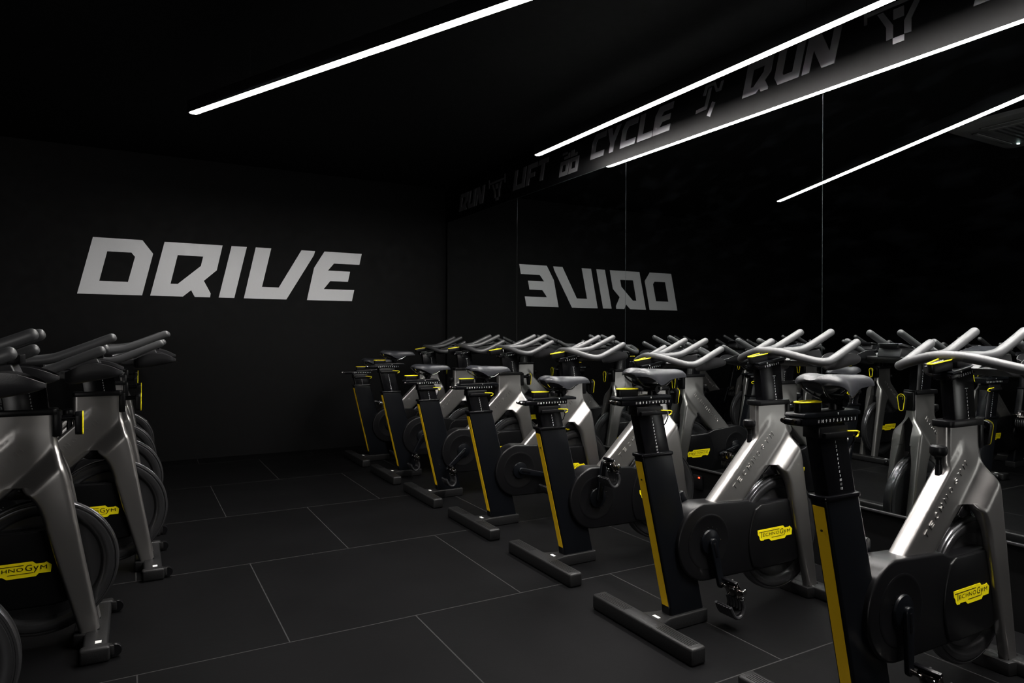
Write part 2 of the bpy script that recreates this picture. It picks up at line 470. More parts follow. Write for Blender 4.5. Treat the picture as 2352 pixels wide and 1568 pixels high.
word('LIFT', [-1.48, -1.33, -1.25, -1.07], -1.48, 2.523, 'silver word LIFT cut off by the top right corner of the photo')

# ------------------------------------------------------------------ linear lamps
LAMP_W, LAMP_SPREAD = 6.0, 110
def lamp(p0, p1, label):
    p0, p1 = Vector(p0), Vector(p1); d = p1 - p0; Ln = d.length; ang = math.atan2(d.y, d.x)
    root = empty('linear_lamp', p0); root.rotation_euler = (0, 0, ang)
    tag(root, label, 'lamp', 'suspended white line lamps')
    b = MB(); b.box((.0, -.028, -.002), (Ln, .028, .075), 'lamp_body', .002); b.build('housing', root)
    pts = []
    w = .024
    for k in range(9):
        a = PI / 2 + PI * k / 8; pts.append((w + w * math.cos(a) + .002, w * math.sin(a)))
    for k in range(9):
        a = -PI / 2 + PI * k / 8; pts.append((Ln - w + w * math.cos(a) - .002, w * math.sin(a)))
    b = MB(); b.prism(pts, -.0028, .002, 'lamp_glow', 0, axis='z'); b.build('diffuser', root)
    la = bpy.data.lights.new('led_strip', 'AREA'); la.shape = 'RECTANGLE'; la.size = Ln - .03; la.size_y = .044
    la.energy = LAMP_W * Ln; la.color = (1.0, .965, .93); la.spread = math.radians(LAMP_SPREAD)
    lo = bpy.data.objects.new('led_strip', la); COL.objects.link(lo); lo.parent = root; lo.location = (Ln / 2, 0, -.0045)
    for t in (.12, .5, .88):
        b = MB(); b.tube([(Ln * t, 0, .07), (Ln * t, 0, ZC - LAMP_Z + .002)], .0012, 'lamp_body', 6); b.build('suspension_wire', root)
    return root
lamp((.312, 4.632, LAMP_Z), (2.52, -.01, LAMP_Z), 'long white line lamp crossing the room diagonally, at the upper left')
# unseen entrance added behind the camera, with a soft fill for the bikes' sides
DX0, DX1, DH = -3.3, -1.3, 2.15
la = bpy.data.lights.new('added_fill_light', 'AREA'); la.shape = 'RECTANGLE'; la.size = DX1 - DX0; la.size_y = DH - .1
la.energy = 60; la.color = (1.0, .97, .94)
lo = bpy.data.objects.new('added_fill_light', la); COL.objects.link(lo); lo.location = ((DX0 + DX1) / 2, YF - .35, DH / 2)  # added area light, brightens the near sides of the bikes
lo.rotation_euler = (PI / 2, 0, 0)
b = MB()
for x in (DX0, (DX0 + DX1) / 2, DX1): b.box((x - .03, YF - .08, 0), (x + .03, YF - .02, DH), 'lamp_body', .004)
b.box((DX0, YF - .08, DH - .06), (DX1, YF - .02, DH), 'lamp_body', .004)
struct('added_door_1', b)  # added door frame around the opening the fill shines through
lamp((2.683, 4.385, LAMP_Z), (2.683, -.35, LAMP_Z), 'long white line lamp running parallel to the mirror wall')

# ------------------------------------------------------------------ ceiling air conditioner (seen in the mirror)
def ac():
    x0, x1, y0, y1 = -.37, .58, 1.93, 2.88
    cx, cy = (x0 + x1) / 2, (y0 + y1) / 2; zc = ZC
    root = empty('air_conditioner', (cx, cy, zc)); tag(root, 'square ceiling air conditioning cassette reflected in the mirror at the upper right', 'air conditioner')
    h = (x1 - x0) / 2
    b = MB(); ring = rrect(-h, h, -h, h, .07, -.035); ring2 = rrect(-h, h, -h, h, .07, .0)
    b.loft([ring2, ring, rrect(-h + .02, h - .02, -h + .02, h - .02, .06, -.045)], 'ac'); b.build('panel', root)
    b = MB(); g = .27; b.box((-g, -g, -.052), (g, g, -.044), 'ac', .003)
    for k in range(11):
        b.box((-g + .03, -g + .03 + k * .046, -.055), (g - .03, -g + .052 + k * .046, -.050), 'ac_dark')
    b.build('intake_grille', root)
    for a in range(4):
        b = MB(); R = Matrix.Rotation(a * PI / 2, 4, 'Z')
        t = MB(); t.box((-.28, .335, -.050), (.28, .385, -.040), 'ac_dark'); t.box((-.27, .345, -.056), (.27, .375, -.046), 'ac', .002)
        bmesh.ops.transform(t.bm, matrix=R, verts=t.bm.verts)
        t.build('air_flap', root)
    b = MB(); b.lathe([(.0001, -.053), (.010, -.051), (.011, -.044)], 'led_white', (-.33, .33, 0), 'z', 12); b.build('indicator_light', root)
ac()

# wall socket under the mirror
root = empty('wall_socket', (MX + .007, 3.025, .262)); tag(root, 'small black wall socket with glowing red light under the mirror', 'socket')
b = MB(); b.box((-.016, -.036, -.042), (0, .036, .042), 'black_plastic', .003); b.build('socket_body', root)
b = MB(); b.box((-.019, -.024, .026), (-.014, -.012, .034), 'led', .001); b.build('indicator_light', root)

# ------------------------------------------------------------------ the bike, x forward, origin under the rear foot
def bike_parts():
    """builds every part mesh once and returns a tree description"""
    tree = []        # (name, mesh, location, shift group, children)
    def grab(o): me = o.data; bpy.data.objects.remove(o); return me
    def part(name, mb, grp='', subs=(), angle=35):
        me = grab(mb.build(name, angle=angle)); tree.append((name, me, grp, list(subs)))
    def sub(name, mb, angle=35, label=None):
        return (name, grab(mb.build(name, angle=angle)), label)

    # --- silver frame: strut + head + fork
    def sst(v): v = max(0., min(1., v)); return v * v * (3 - 2 * v)
    def yo(x, z):
        e = (x - (.335 + (z - .47) * 1.05)) * .69                 # inside the strut, from its upper edge
        t = x * .725 + z * .689                                    # along the strut
        strut = sst((e + .002) / .012) * (1 - sst((t - 1.012) / (.055 + max(0, e) * .9)))
        d = ((x - .700) - (z - .622)) * .707                       # beyond the shoulder line
        return .0215 + .006 * max(strut, sst((d + .04) / .03)) + .0475 * sst((d + .018) / .078)
    b = MB()
    zf = cr([(.868, .800), (.816, .801), (.755, .806), (.71, .816), (.675, .827), (.64, .839), (.60, .848)], 4)
    sl = []
    for z, xf in zf:
        xr = .600 if z > .722 else .335 + (z - .47) * 1.05
        dep = (xf - .792) * sst((.742 - z) / .012); wn_ = min(.026, yo(xf - .016, z) - .018) * math.sqrt(sst((.745 - z) / .03)) + .0005
        sl.append((z, xr, xf, dep, wn_))
    rings = []
    for z, xr, xf, dep, wn_ in sl:
        r = .016; half = [(xr, 0), (xr, yo(xr, z) - r)]
        for k in range(1, 5):
            a = math.radians(180 - 90 * k / 4); half.append((xr + r + r * math.cos(a), yo(xr + r, z) - r + r * math.sin(a)))
        n = 26
        for k in range(1, n): x = xr + r + (xf - xr - 2 * r) * k / n; half.append((x, yo(x, z)))
        for k in range(0, 5):
            a = math.radians(90 - 90 * k / 4); half.append((xf - r + r * math.cos(a), yo(xf - r, z) - r + r * math.sin(a)))
        half += [(xf, wn_), (xf - dep, max(.0004, wn_ - .001)), (xf - dep, 0)]
        ring = [(x, y, z) for x, y in half] + [(x, -y, z) for x, y in reversed(half[1:-1])]
        rings.append(ring)
    b.loft(rings, 'frame')
    # strut below the junction
    rings = []
    for z in (.6001, .57, .53, .49, .45, .42):
        xr, xf = .335 + (z - .47) * 1.05, .692 - (.607 - z) * 1.145
        r = .016; half = [(xr, 0), (xr, yo(xr, z) - r)]
        for k in range(1, 5):
            a = math.radians(180 - 90 * k / 4); half.append((xr + r + r * math.cos(a), yo(xr + r, z) - r + r * math.sin(a)))
        for k in range(1, 8): x = xr + r + (xf - xr - 2 * r) * k / 8; half.append((x, yo(x, z)))
        for k in range(0, 5):
            a = math.radians(90 - 90 * k / 4); half.append((xf - r + r * math.cos(a), yo(xf - r, z) - r + r * math.sin(a)))
        half += [(xf, 0)]
        rings.append([(x, y, z) for x, y in half] + [(x, -y, z) for x, y in reversed(half[1:-1])])
    b.loft(rings, 'frame')
    st = [(.6015, .700, .8478), (.585, .708, .850), (.56, .730, .855), (.52, .752, .862), (.45, .772, .874), (.35, .798, .891), (.2, .838, .918), (.047, .879, .944)]
    sm = cr(st, 4)
    for s in (-1, 1):
        rings = []
        for (z, xb, xf) in sm:
            pts = []; r = .016 if z > .45 else .013; yi = .029 + .013 * sst((.60 - z) / .10)
            n = 8; oy = lambda x: yo(x, z)
            for k in range(0, 5):
                a = math.radians(180 - 90 * k / 4); pts.append((xb + r + r * math.cos(a), oy(xb + r) - r + r * math.sin(a)))
            for k in range(1, n): x = xb + r + (xf - xb - 2 * r) * k / n; pts.append((x, oy(x)))
            for k in range(0, 5):
                a = math.radians(90 - 90 * k / 4); pts.append((xf - r + r * math.cos(a), oy(xf - r) - r + r * math.sin(a)))
            for k in range(0, 4):
                a = math.radians(-90 * k / 3); pts.append((xf - .006 + .006 * math.cos(a), yi + .006 + .006 * math.sin(a)))
            for k in range(0, 4):
                a = math.radians(-90 - 90 * k / 3); pts.append((xb + .006 + .006 * math.cos(a), yi + .006 + .006 * math.sin(a)))
            rings.append([(x, s * y, z) for x, y in pts])
        b.loft(rings, 'frame')
    labs = []
    for s in (-1, 1):
        t = MB()
        O = Vector((.467, s * .0274, .514)); E = Vector((.706, s * .0274, .727)); U = (E - O).normalized()
        if s > 0: O, U = E, -U
        V = U.cross(Vector((0, -s, 0))) * 1
        V = Vector((0, s, 0)).cross(U) * -1
        if V.z < 0: V = -V
        if s > 0: O = O - V * .0; 
        Lw = (E - Vector((.467, s * .0274, .514))).length; word_ = 'TECHNOGYM'; pitch = Lw / 8.55
        for i, ch in enumerate(word_):
            put_text(t, ch, 'frame', O + U * (i * pitch), U, V, pitch * (.12 if ch == 'I' else .56), .021, .0, .0022)
        labs.append(sub('raised_lettering', t))
    k = MB()
    k.prism([(.560, .505), (.672, .604), (.700, .604), (.735, .565), (.790, .44), (.70, .45)], -.0275, -.020, 'black_plastic', .002)
    k.prism([(.560, .505), (.672, .604), (.700, .604), (.735, .565), (.790, .44), (.70, .45)], .020, .0275, 'black_plastic', .002)
    # dark bracket near the apex only; open lower part shows the wheel
    k3 = MB()
    k3.prism([(-.0245, .56), (.0245, .56), (.0245, .715), (.020, .729), (.010, .737), (-.010, .737), (-.020, .729), (-.0245, .715)], .793, .797, 'black_plastic', 0, axis='x')
    for s in (-1, 1):
        k2 = MB()
        k2.prism([(.645, .566), (.690, .608), (.708, .600), (.734, .550), (.70, .556), (.668, .556)], s * .0240, s * .030, 'black_plastic', .002)
        k2.lathe([(.0001, 0), (.006, 0), (.007, s * .003), (.0001, s * .004)], 'gloss_black', (.695, s * .030, .586), 'y', 12)
        labs.append(sub('wheel_bracket', k2))
    k.bm.free()
    labs.append(sub('fork_slot_panel', k3))
    part('frame', b, '', labs, 40)
    # head cover and collar
    b = MB()
    b.prism(rr2(.598, .806, -.036, .036, .016), .858, .880, 'black_plastic', .003, axis='z')
    b.box((.790, -.026, .775), (.818, .026, .872), 'black_plastic', .006)
    part('head_collar', b)
    # front height lever
    b = MB(); b.tube([(.815, -.004, .842), (.865, -.004, .842)], .011, 'gloss_black', 14)
    td = teardrop(.088, .020, .012)
    b.prism([(y - .004, .845 - x) for x, y in td], .860, .884, 'black_plastic', .003, axis='x')
    y_ = MB(); y_.tube([(.8845, y * .93 - .004, .845 - x * .97) for x, y in td], .0021, 'yellow_logo', 8, closed=True)
    for k in range(5):
        a = math.radians(60 + 40 * k); y_.box((.8838, -.004 + .010 * math.cos(a) - .0016, .845 + .010 * math.sin(a) - .0016), (.8850, -.004 + .010 * math.cos(a) + .0016, .845 + .010 * math.sin(a) + .0016), 'yellow_logo')
    part('height_lever', b, '', [sub('yellow_outline', y_)])

    # --- rear post, yellow stripe
    b = MB()
    b.prism([(-.036, .697), (.118, .697), (.150, .58), (.184, .449), (.262, .171), (.292, .048), (.112, .048), (.107, .10)], -.028, .028, 'black_paint', .010, 4)
    b.prism(rr2(-.042, .124, -.033, .033, .014), .690, .704, 'gloss_black', .004, axis='z')
    y_ = MB()
    zz0, zz1 = .672, .078
    def rx(z): return -.036 + (.697 - z) * (.143 / .597)
    y_.prism([(rx(zz0) - .0016, zz0), (rx(zz0) + .004, zz0), (rx(zz1) + .004, zz1), (rx(zz1) - .0016, zz1)], -.0185, .0185, 'yellow', 0)
    y_.lathe([(.0001, -.003), (.0035, -.003), (.0035, .002)], 'ink', (rx(.60) - .001, 0, .60), 'x', 10)
    part('rear_post', b, '', [sub('yellow_stripe', y_)])

    # --- rear stabiliser foot
    b = MB()
    def bar(x0, x1, half, z1, mat, bev): b.box((x0, -half, 0.0), (x1, half, z1), mat, bev, 3)
    bar(-.035, .036, .292, .064, 'foot', .011)
    b.prism([(.0, -.12), (.05, -.06), (.10, -.042), (.302, -.040), (.302, .040), (.10, .042), (.05, .06), (.0, .12)], .0, .055, 'foot', .007, 3, axis='z')
    for s in (-1, 1):
        for k in range(5):
            b.box((-.022 + k * .0095, s * .18 - .085, .0635), (-.018 + k * .0095, s * .18 + .085, .0655), 'foot')
    w = MB(); w.box((.052, -.020, .0545), (.066, .012, .0565), 'sticker')
    part('rear_foot', b, '', [sub('white_label', w)])
    # --- front stabiliser foot
    b = MB()
    b.box((.895, -.255, 0), (.975, .255, .050), 'foot', .010, 3)
    b.prism([(.86, -.085), (.93, -.10), (.93, .10), (.86, .085)], .0, .048, 'foot', .006, 2, axis='z')
    for s in (-1, 1):
        b.box((.882, s * .058 - .0155, .04), (.944, s * .058 + .0155, .056), 'foot', .003)
        b.box((.888, s * .236 - .021, 0), (.982, s * .236 + .021, .054), 'foot', .009, 3)
        b.box((.968, s * .225 - .014, .012), (.994, s * .225 + .014, .048), 'foot', .004)
    ws = []
    for s in (-1, 1):
        w = MB(); w.lathe([(.0001, -.010), (.022, -.010), (.024, -.006), (.024, .006), (.022, .010), (.0001, .010)], 'black_plastic', (.995, s * .225, .0265), 'y', 20)
        ws.append(sub('transport_wheel', w))
    w = MB(); w.box((.984, -.070, .054), (.9925, -.056, .0595), 'foot'); w.box((.876, -.086, .0605), (.877, -.084, .061), 'sticker')
    w = MB(); w.box((.934, -.200, .0495), (.954, -.176, .0508), 'sticker')
    ws.append(sub('white_label', w))
    part('front_foot', b, '', ws)

    # --- belt cover
    c, rad = (.292, .326), .158
    out = []
    for k in range(25):
        a = math.radians(98 + (270 - 98) * k / 24); out.append((c[0] + rad * math.cos(a), c[1] + rad * math.sin(a)))
    outline = out + [(.594, .162), (.80, .160), (.845, .168), (.850, .20), (.794, .443), (.584, .445), (.559, .452), (.528, .464)]
    b = MB(); b.prism(outline, -.046, .046, 'black_plastic', .009, 4)
    for s in (-1, 1):
        bul = []
        for k in range(15):
            a = math.radians(132 + (228 - 132) * k / 14); bul.append((.755 + .228 * math.cos(a), .29 + .238 * math.sin(a)))
        bul = [p for p in bul if .168 < p[1] < .442]
        bulge = [(.60, .441)] + bul + [(.60, .166), (.80, .166), (.838, .176), (.795, .439)]
        lo, hi = (s * .050 - .004, s * .050 + .004)
        b.prism(bulge, s * .040, s * .0530, 'black_plastic', .006, 4)
        b.lathe([(.0001, s * .040), (.112, s * .040), (.112, s * .0465), (.106, s * .0482), (.100, s * .0465), (.0001, s * .0460)], 'black_plastic', (c[0] + .006, 0, c[1]), 'y', 40)
        for k in range(14):
            a = 2 * PI * k / 14; b.lathe([(.0001, s * .045), (.0016, s * .045), (.0016, s * .0485), (.0001, s * .049)], 'dark_chrome', (c[0] + .012 + .058 * math.cos(a), 0, c[1] + .058 * math.sin(a)), 'y', 6)
    L = [(.582, .334), (.743, .334), (.754, .324), (.779, .324), (.785, .327), (.801, .314), (.798, .288), (.762, .288), (.753, .279), (.667, .279), (.654, .289), (.621, .29), (.62, .287), (.603, .287), (.595, .296), (.593, .306), (.584, .315)]
    logos = []
    for s in (-1, 1):
        logo = MB()
        mid = .69
        P = [((x if s < 0 else 2 * mid - x) - .008, z) for x, z in L]
        logo.prism(P, s * .0525, s * .0542, 'yellow_logo', 0)
        def F(x, z, yy=s * .0546): return ((x if s < 0 else 2 * mid - x) - .008, yy, z)
        U = Vector((1 if s < 0 else -1, 0, 0)); V = Vector((0, 0, 1))
        def barr(x0, z0, x1, z1):
            a, c2 = F(x0, z0), F(x1, z1)
            logo.box((min(a[0], c2[0]), min(s * .0541, s * .0548), z0), (max(a[0], c2[0]), max(s * .0541, s * .0548), z1), 'ink')
        barr(.590, .3225, .717, .3248); barr(.605, .299, .6072, .324); barr(.669, .2925, .746, .2945)
        for ch, x0, x1, z0, z1 in (('E', .613, .626, .3035, .3165), ('C', .630, .648, .3030, .3170), ('H', .653, .668, .3035, .3165), ('N', .673, .691, .3035, .3165), ('O', .696, .716, .3030, .3170), ('G', .722, .742, .3015, .3235), ('M', .767, .787, .3020, .3165)):
            put_text(logo, ch, 'ink', F(x0, z0), U, V, x1 - x0, z1 - z0, .0004)
        put_text(logo, 'y', 'ink', F(.746, .2935), U, V, .016, .0225, .0004)
        logos.append(sub('yellow_badge', logo))
    part('belt_cover', b, '', logos)

    # --- flywheel
    b = MB()
    pr = [(.0001, -.012), (.05, -.012), (.055, -.006), (.19, -.006), (.196, -.013), (.203, -.0185), (.215, -.0215), (.228, -.0225), (.233, -.0215), (.235, -.0165), (.239, -.0165), (.241, -.0195), (.2465, -.018), (.2505, -.012), (.2505, -.006), (.2480, -.0045), (.2480, .0045), (.2505, .006), (.2505, .012), (.2465, .018), (.241, .0195), (.239, .0165), (.235, .0165), (.233, .0215), (.228, .0225), (.215, .0215), (.203, .0185), (.196, .013), (.19, .006), (.055, .006), (.05, .012), (.0001, .012)]
    b.lathe(pr, 'flywheel', (.755, 0, .295), 'y', 72)
    b.tube([(.755, -.05, .295), (.755, .05, .295)], .012, 'gloss_black', 12)
    part('flywheel', b)

    # --- crank arms with pedals are built separately (they turn)
    # --- resistance knob
    b = MB()
    b.lathe([(.0001, .800), (.018, .799), (.0245, .795), (.0262, .788), (.0262, .774), (.022, .766), (.012, .760), (.010, .752), (.0001, .752)], 'black_plastic', (.583, 0, 0), 'z', 28)
    t = MB(); t.lathe([(.0001, .757), (.0095, .757), (.0095, .735), (.0110, .735), (.0115, .728), (.0115, .700), (.0001, .700)], 'black_plastic', (.586, 0, 0), 'z', 18)
    part('resistance_knob', b, '', [sub('knob_stem', t)])

    # --- seat post group S (moves up/down)
    b = MB()
    b.prism([(-.064, .893), (.060, .893), (.110, .688), (-.014, .688)][:2] + [(.145, .55), (.020, .55)], -.0235, .0235, 'gloss_black', .004, 2)
    n = MB()
    for i in range(12):
        z = .838 - i * .0123; x = .004 + .0 + i * .0027
        s_ = str(i + 1); w = .0042 if i < 9 else .0090
        put_text(n, s_, 'white_print', (x + .012 - gw(s_, w) / 2, -.0238, z - .0035), (1, 0, 0), (0, 0, 1), gw(s_, w), .0072, .0004)
    part('seat_post', b, 'S', [sub('height_scale', n)])
    b = MB(); b.prism(rr2(-.062, .070, -.029, .029, .008), .852, .884, 'black_plastic', .003, axis='z')
    b.box((-.050, -.040, .852), (.078, -.028, .868), 'black_plastic', .003)
    b.tube([(.080, -.036, .862), (.092, -.030, .840), (.090, -.018, .815), (.080, -.010, .80)], .0022, 'gloss_black', 6)
    y_ = MB(); y_.tube([(.046, -.040, .8695), (.094, -.040, .8665), (.1035, -.038, .863), (.1035, -.036, .856), (.096, -.038, .851), (.086, -.040, .850)], .0022, 'yellow_logo', 8)
    part('seat_height_lever', b, 'S', [sub('yellow_outline', y_)])
    b = MB()
    b.box((-.138, -.030, .892), (.106, .030, .9125), 'gloss_black', .0025)
    b.box((-.154, -.026, .897), (-.134, .026, .911), 'black_plastic', .004)
    for s in (-1, 1): b.tube([(-.161, s * .017, .906), (-.150, s * .017, .906)], .006, 'dark_chrome', 10)
    n = MB()
    for i in range(11):
        x = .0965 - i * .0163; s_ = str(i + 1); w = .0050 if i < 9 else .0100
        put_text(n, s_, 'white_print', (x - gw(s_, w) / 2, -.0302, .8975), (1, 0, 0), (0, 0, 1), gw(s_, w), .0088, .0004)
    part('slide_rail', b, 'S', [sub('fore_aft_scale', n)])
    # saddle carriage F (moves fore/aft as well)
    b = MB()
    b.prism([(-.146, .916), (-.128, .9125), (.108, .9125), (.108, .924), (.085, .929), (-.140, .926)], -.0325, .0325, 'black_paint', .0025, 2)
    b.lathe([(.0001, .925), (.012, .926), (.014, .932), (.009, .940), (.0001, .944)], 'black_plastic', (.040, -.012, 0), 'z', 14)
    n = MB(); n.prism([(.0, .9235), (.006, .9235), (.003, .9165)], -.0332, -.0325, 'white_print', 0)
    part('saddle_carriage', b, 'SF', [sub('pointer_mark', n)])
    b = MB(); td = teardrop(.095, .021, .013)
    b.prism([(-.062 - x, y) for x, y in td], .926, .954, 'black_plastic', .002, axis='z')
    y_ = MB(); y_.tube([(-.062 - x, y * .985, .9548) for x, y in td], .0021, 'yellow_logo', 8, closed=True)
    part('saddle_lever', b, 'SF', [sub('yellow_outline', y_)])
    # saddle
    b = MB()
    N_ = 26; K = 22; rings = []
    def lerp(tab, t):
        for (a, va), (c_, vc) in zip(tab, tab[1:]):
            if a <= t <= c_:
                i = [q[0] for q in tab].index(a); u = (t - a) / (c_ - a)
                def sl(j):
                    if j <= 0 or j >= len(tab) - 1: return 0.
                    return (tab[j + 1][1] - tab[j - 1][1]) / (tab[j + 1][0] - tab[j - 1][0])
                h = c_ - a; m0, m1 = sl(i) * h, sl(i + 1) * h
                return (2*u**3-3*u**2+1)*va + (u**3-2*u**2+u)*m0 + (-2*u**3+3*u**2)*vc + (u**3-u**2)*m1
        return tab[-1][1]
    W = [(0, .040), (.04, .056), (.14, .072), (.28, .066), (.45, .044), (.62, .030), (.84, .0255), (.95, .020), (1, .007)]
    Zt = [(0, 1.022), (.06, 1.032), (.16, 1.0365), (.38, 1.030), (.66, 1.026), (.84, 1.024), (.95, 1.014), (1, .997)]
    Dp = [(0, .020), (.08, .030), (.25, .046), (.42, .062), (.52, .058), (.66, .040), (.84, .032), (.95, .022), (1, .006)]
    for i in range(N_ + 1):
        t = i / N_; x = -.080 + .290 * t
        w, zt, dp = lerp(W, t), lerp(Zt, t), lerp(Dp, t)
        ring = []
        for k in range(K + 1):
            a = -PI / 2 * 1.0 + PI * k / K
            y = w * math.copysign(abs(math.sin(a)) ** .85, math.sin(a))
            z = zt - dp * (1 - math.cos(a) ** .8 if math.cos(a) > 0 else 1)
            g = .011 * math.exp(-(y / .020) ** 2) * max(0, 1 - abs(t - .12) / .30)
            ring.append((x, y, z - g))
        # underside
        for k in range(1, K):
            a = PI / 2 - PI * k / K
            y = w * .90 * math.sin(a); ring.append((x, y, zt - dp + .004 + .30 * dp * math.cos(a)))
        rings.append(ring)
    b.loft(rings, 'saddle')
    r_ = MB()
    for s in (-1, 1):
        r_.tube(cr([(.150, s * .008, .996), (.118, s * .016, .981), (.086, s * .021, .964), (.040, s * .022, .961), (-.02, s * .022, .965), (-.062, s * .034, .992), (-.070, s * .036, 1.006)], 4), .0035, 'chrome', 8)
    cl = MB()
    cl.box((.008, -.030, .952), (.060, .030, .970), 'black_plastic', .004)
    cl.tube([(.034, -.034, .950), (.034, .034, .950)], .013, 'gloss_black', 16)
    cl.lathe([(.0001, .926), (.017, .926), (.015, .945), (.0001, .945)], 'black_plastic', (.034, 0, 0), 'z', 16)
    for s in (-1, 1): cl.lathe([(.0001, s * .034), (.006, s * .034), (.006, s * .039), (.0001, s * .039)], 'chrome', (.048, 0, .955), 'y', 8)
    part('saddle', b, 'SF', [sub('saddle_rails', r_), sub('saddle_clamp', cl)], 60)

    # --- handlebar post group H
    b = MB()
    b.prism([(.622, 1.035), (.760, 1.035), (.793, .74), (.662, .74)], -.0195, .0195, 'gloss_black', .004, 2)
    n = MB(); n.box((.706, -.0201, .9835), (.724, -.0193, .9848), 'white_print')
    for i in range(9):
        s_ = str(i + 2); z = .976 - i * .0122; x = .715 + i * .0019; w = .0044 if i < 8 else .0092
        put_text(n, s_, 'white_print', (x - w / 2, -.0196, z - .0035), (1, 0, 0), (0, 0, 1), w, .0074, .0004)
    part('handlebar_post', b, 'H', [sub('height_scale', n)])
    tilt = Matrix.Rotation(math.radians(-9), 4, 'Y')
    b = MB()
    b.box((.600, -.030, 1.026), (.770, .030, 1.046), 'gloss_black', .003, 2, tilt)
    b.box((.602, -.034, 1.044), (.780, .034, 1.056), 'black_paint', .004, 2, tilt)
    b.tube([(.598, -.022, 1.022), (.612, -.022, 1.024)], .006, 'dark_chrome', 10)
    b.box((.66, -.020, 1.05), (.76, .020, 1.085), 'black_plastic', .008)
    n = MB()
    U = Vector((math.cos(math.radians(9)), 0, math.sin(math.radians(9)))); V = Vector((-U.z, 0, U.x))
    for i in range(7):
        O = Vector((.646 + i * .0136, -.0304, 1.0225 + i * .00215)); put_text(n, str(i + 1), 'white_print', O, U, V, .0048 if i else .0016, .0085, .0004)
    n.prism([(.650, 1.0435), (.656, 1.0445), (.654, 1.0375)], -.0350, -.0342, 'white_print', 0)
    part('handlebar_slide', b, 'H', [sub('fore_aft_scale', n)])
    b = MB(); td = teardrop(.112, .023, .012)
    R9 = Matrix.Rotation(math.radians(-9), 4, 'Y')
    tt = MB(); tt.prism([(-x, y) for x, y in td], -.015, .015, 'black_plastic', .002, axis='z')
    bmesh.ops.transform(tt.bm, matrix=Matrix.Translation((.668, 0, 1.066)) @ R9, verts=tt.bm.verts)
    y_ = MB(); y_.tube([(-x * .985, y * .96, .0158) for x, y in td], .0022, 'yellow_logo', 8, closed=True)
    for k in range(6):
        y_.box((-.012 - k * .011, -.0014, .0145), (-.006 - k * .011, .0014, .0156), 'white_print')
    bmesh.ops.transform(y_.bm, matrix=Matrix.Translation((.668, 0, 1.066)) @ R9, verts=y_.bm.verts)
    part('handlebar_lever', tt, 'HF', [sub('yellow_outline', y_)])
    b.bm.free()
    # bars
    b = MB()
    half = [(.685, 0, 1.0935), (.690, -.045, 1.0915), (.705, -.09, 1.083), (.722, -.14, 1.070), (.742, -.182, 1.058), (.770, -.210, 1.051), (.806, -.222, 1.054), (.85, -.2235, 1.070), (.90, -.2235, 1.092), (.99, -.2225, 1.131)]
    h2 = [(x, -y, z) for x, y, z in reversed(half[1:])]
    b.tube(cr(h2 + half, 6), .0172, 'rubber_grip', 20, round_end=True)
    for s in (-1, 1):
        b.tube(cr([(.690, s * .050, 1.0905), (.735, s * .062, 1.0915), (.79, s * .072, 1.095), (.835, s * .077, 1.102), (.875, s * .079, 1.116), (.95, s * .080, 1.147), (1.018, s * .080, 1.176)], 6), .0168, 'rubber_grip', 20, round_end=True)
    part('handlebar', b, 'HF', (), 50)
    # tray with two cup holders
    b = MB()
    b.prism([(.76, 1.052), (.84, 1.026), (.93, 1.022), (.985, 1.040), (.985, 1.058), (.92, 1.056), (.80, 1.058)], -.125, .125, 'tray', .006, 3)
    for s in (-1, 1):
        rings = []
        Nn = 14
        for i in range(Nn + 1):
            t = i / Nn; x = .880 + .178 * t; g = min(1., t / .14, (1 - t) / .10) ** .5 if 0 < t < 1 else 0.
            e = max(0., 1 - abs(2 * t - 1) ** 6) ** .5
            hw = .050 * (.30 + .70 * max(0., 1 - abs(2 * t - 1) ** 3.2) ** .5)
            cy = s * (.158 + .014 * t)
            zr = 1.052 + .034 * math.sin(PI * min(1, t * .94 + .02))
            zb = min(zr - .012, 1.006 + .032 * t + (1 - e) * .012)
            ring = []
            for k in range(13):
                a = PI * k / 12; ca, sa = math.cos(a), math.sin(a)
                ring.append((x, cy - hw * math.copysign(abs(ca) ** .7, ca), zr - (zr - zb) * abs(sa) ** .7))
            for k in range(13):
                a = PI - PI * k / 12; ca, sa = math.cos(a), math.sin(a)
                ring.append((x, cy - (hw - .0035) * math.copysign(abs(ca) ** .7, ca), zr + .0005 - max(0, zr - zb - .004) * g * abs(sa) ** .7))
            rings.append(ring)
        b.loft(rings, 'tray')
    part('accessory_tray', b, 'HF', (), 50)
    # console
    b = MB()
    b.prism([(.76, 1.052), (.90, 1.058), (.915, 1.046), (.992, 1.056), (.974, 1.100), (.86, 1.092)], -.060, .060, 'tray', .005, 3)
    b.box((-.052, -.064, -.006), (.052, .064, .006), 'screen_rim', .003, 2, Matrix.Rotation(math.radians(-10), 4, 'Y'))
    for v in b.bm.verts:
        if abs(v.co.x) < .2: v.co += Vector((.928, 0, 1.110))
    b.box((.962, -.046, 1.099), (.992, .046, 1.124), 'black_plastic', .003)
    n = MB(); n.box((-.045, -.056, .0062), (.045, .056, .0075), 'screen', .0005, 1, None)
    bmesh.ops.transform(n.bm, matrix=Matrix.Translation((.928, 0, 1.110)) @ Matrix.Rotation(math.radians(-10), 4, 'Y'), verts=n.bm.verts)
    part('console', b, 'HF', [sub('screen', n)])
    return tree

def gw(s_, w): return {'1': w * .33, '11': w * .58}.get(s_, w)

def rr2(x0, x1, y0, y1, r): return [(p[0], p[1]) for p in rrect(x0, x1, y0, y1, r, 0, 4)]

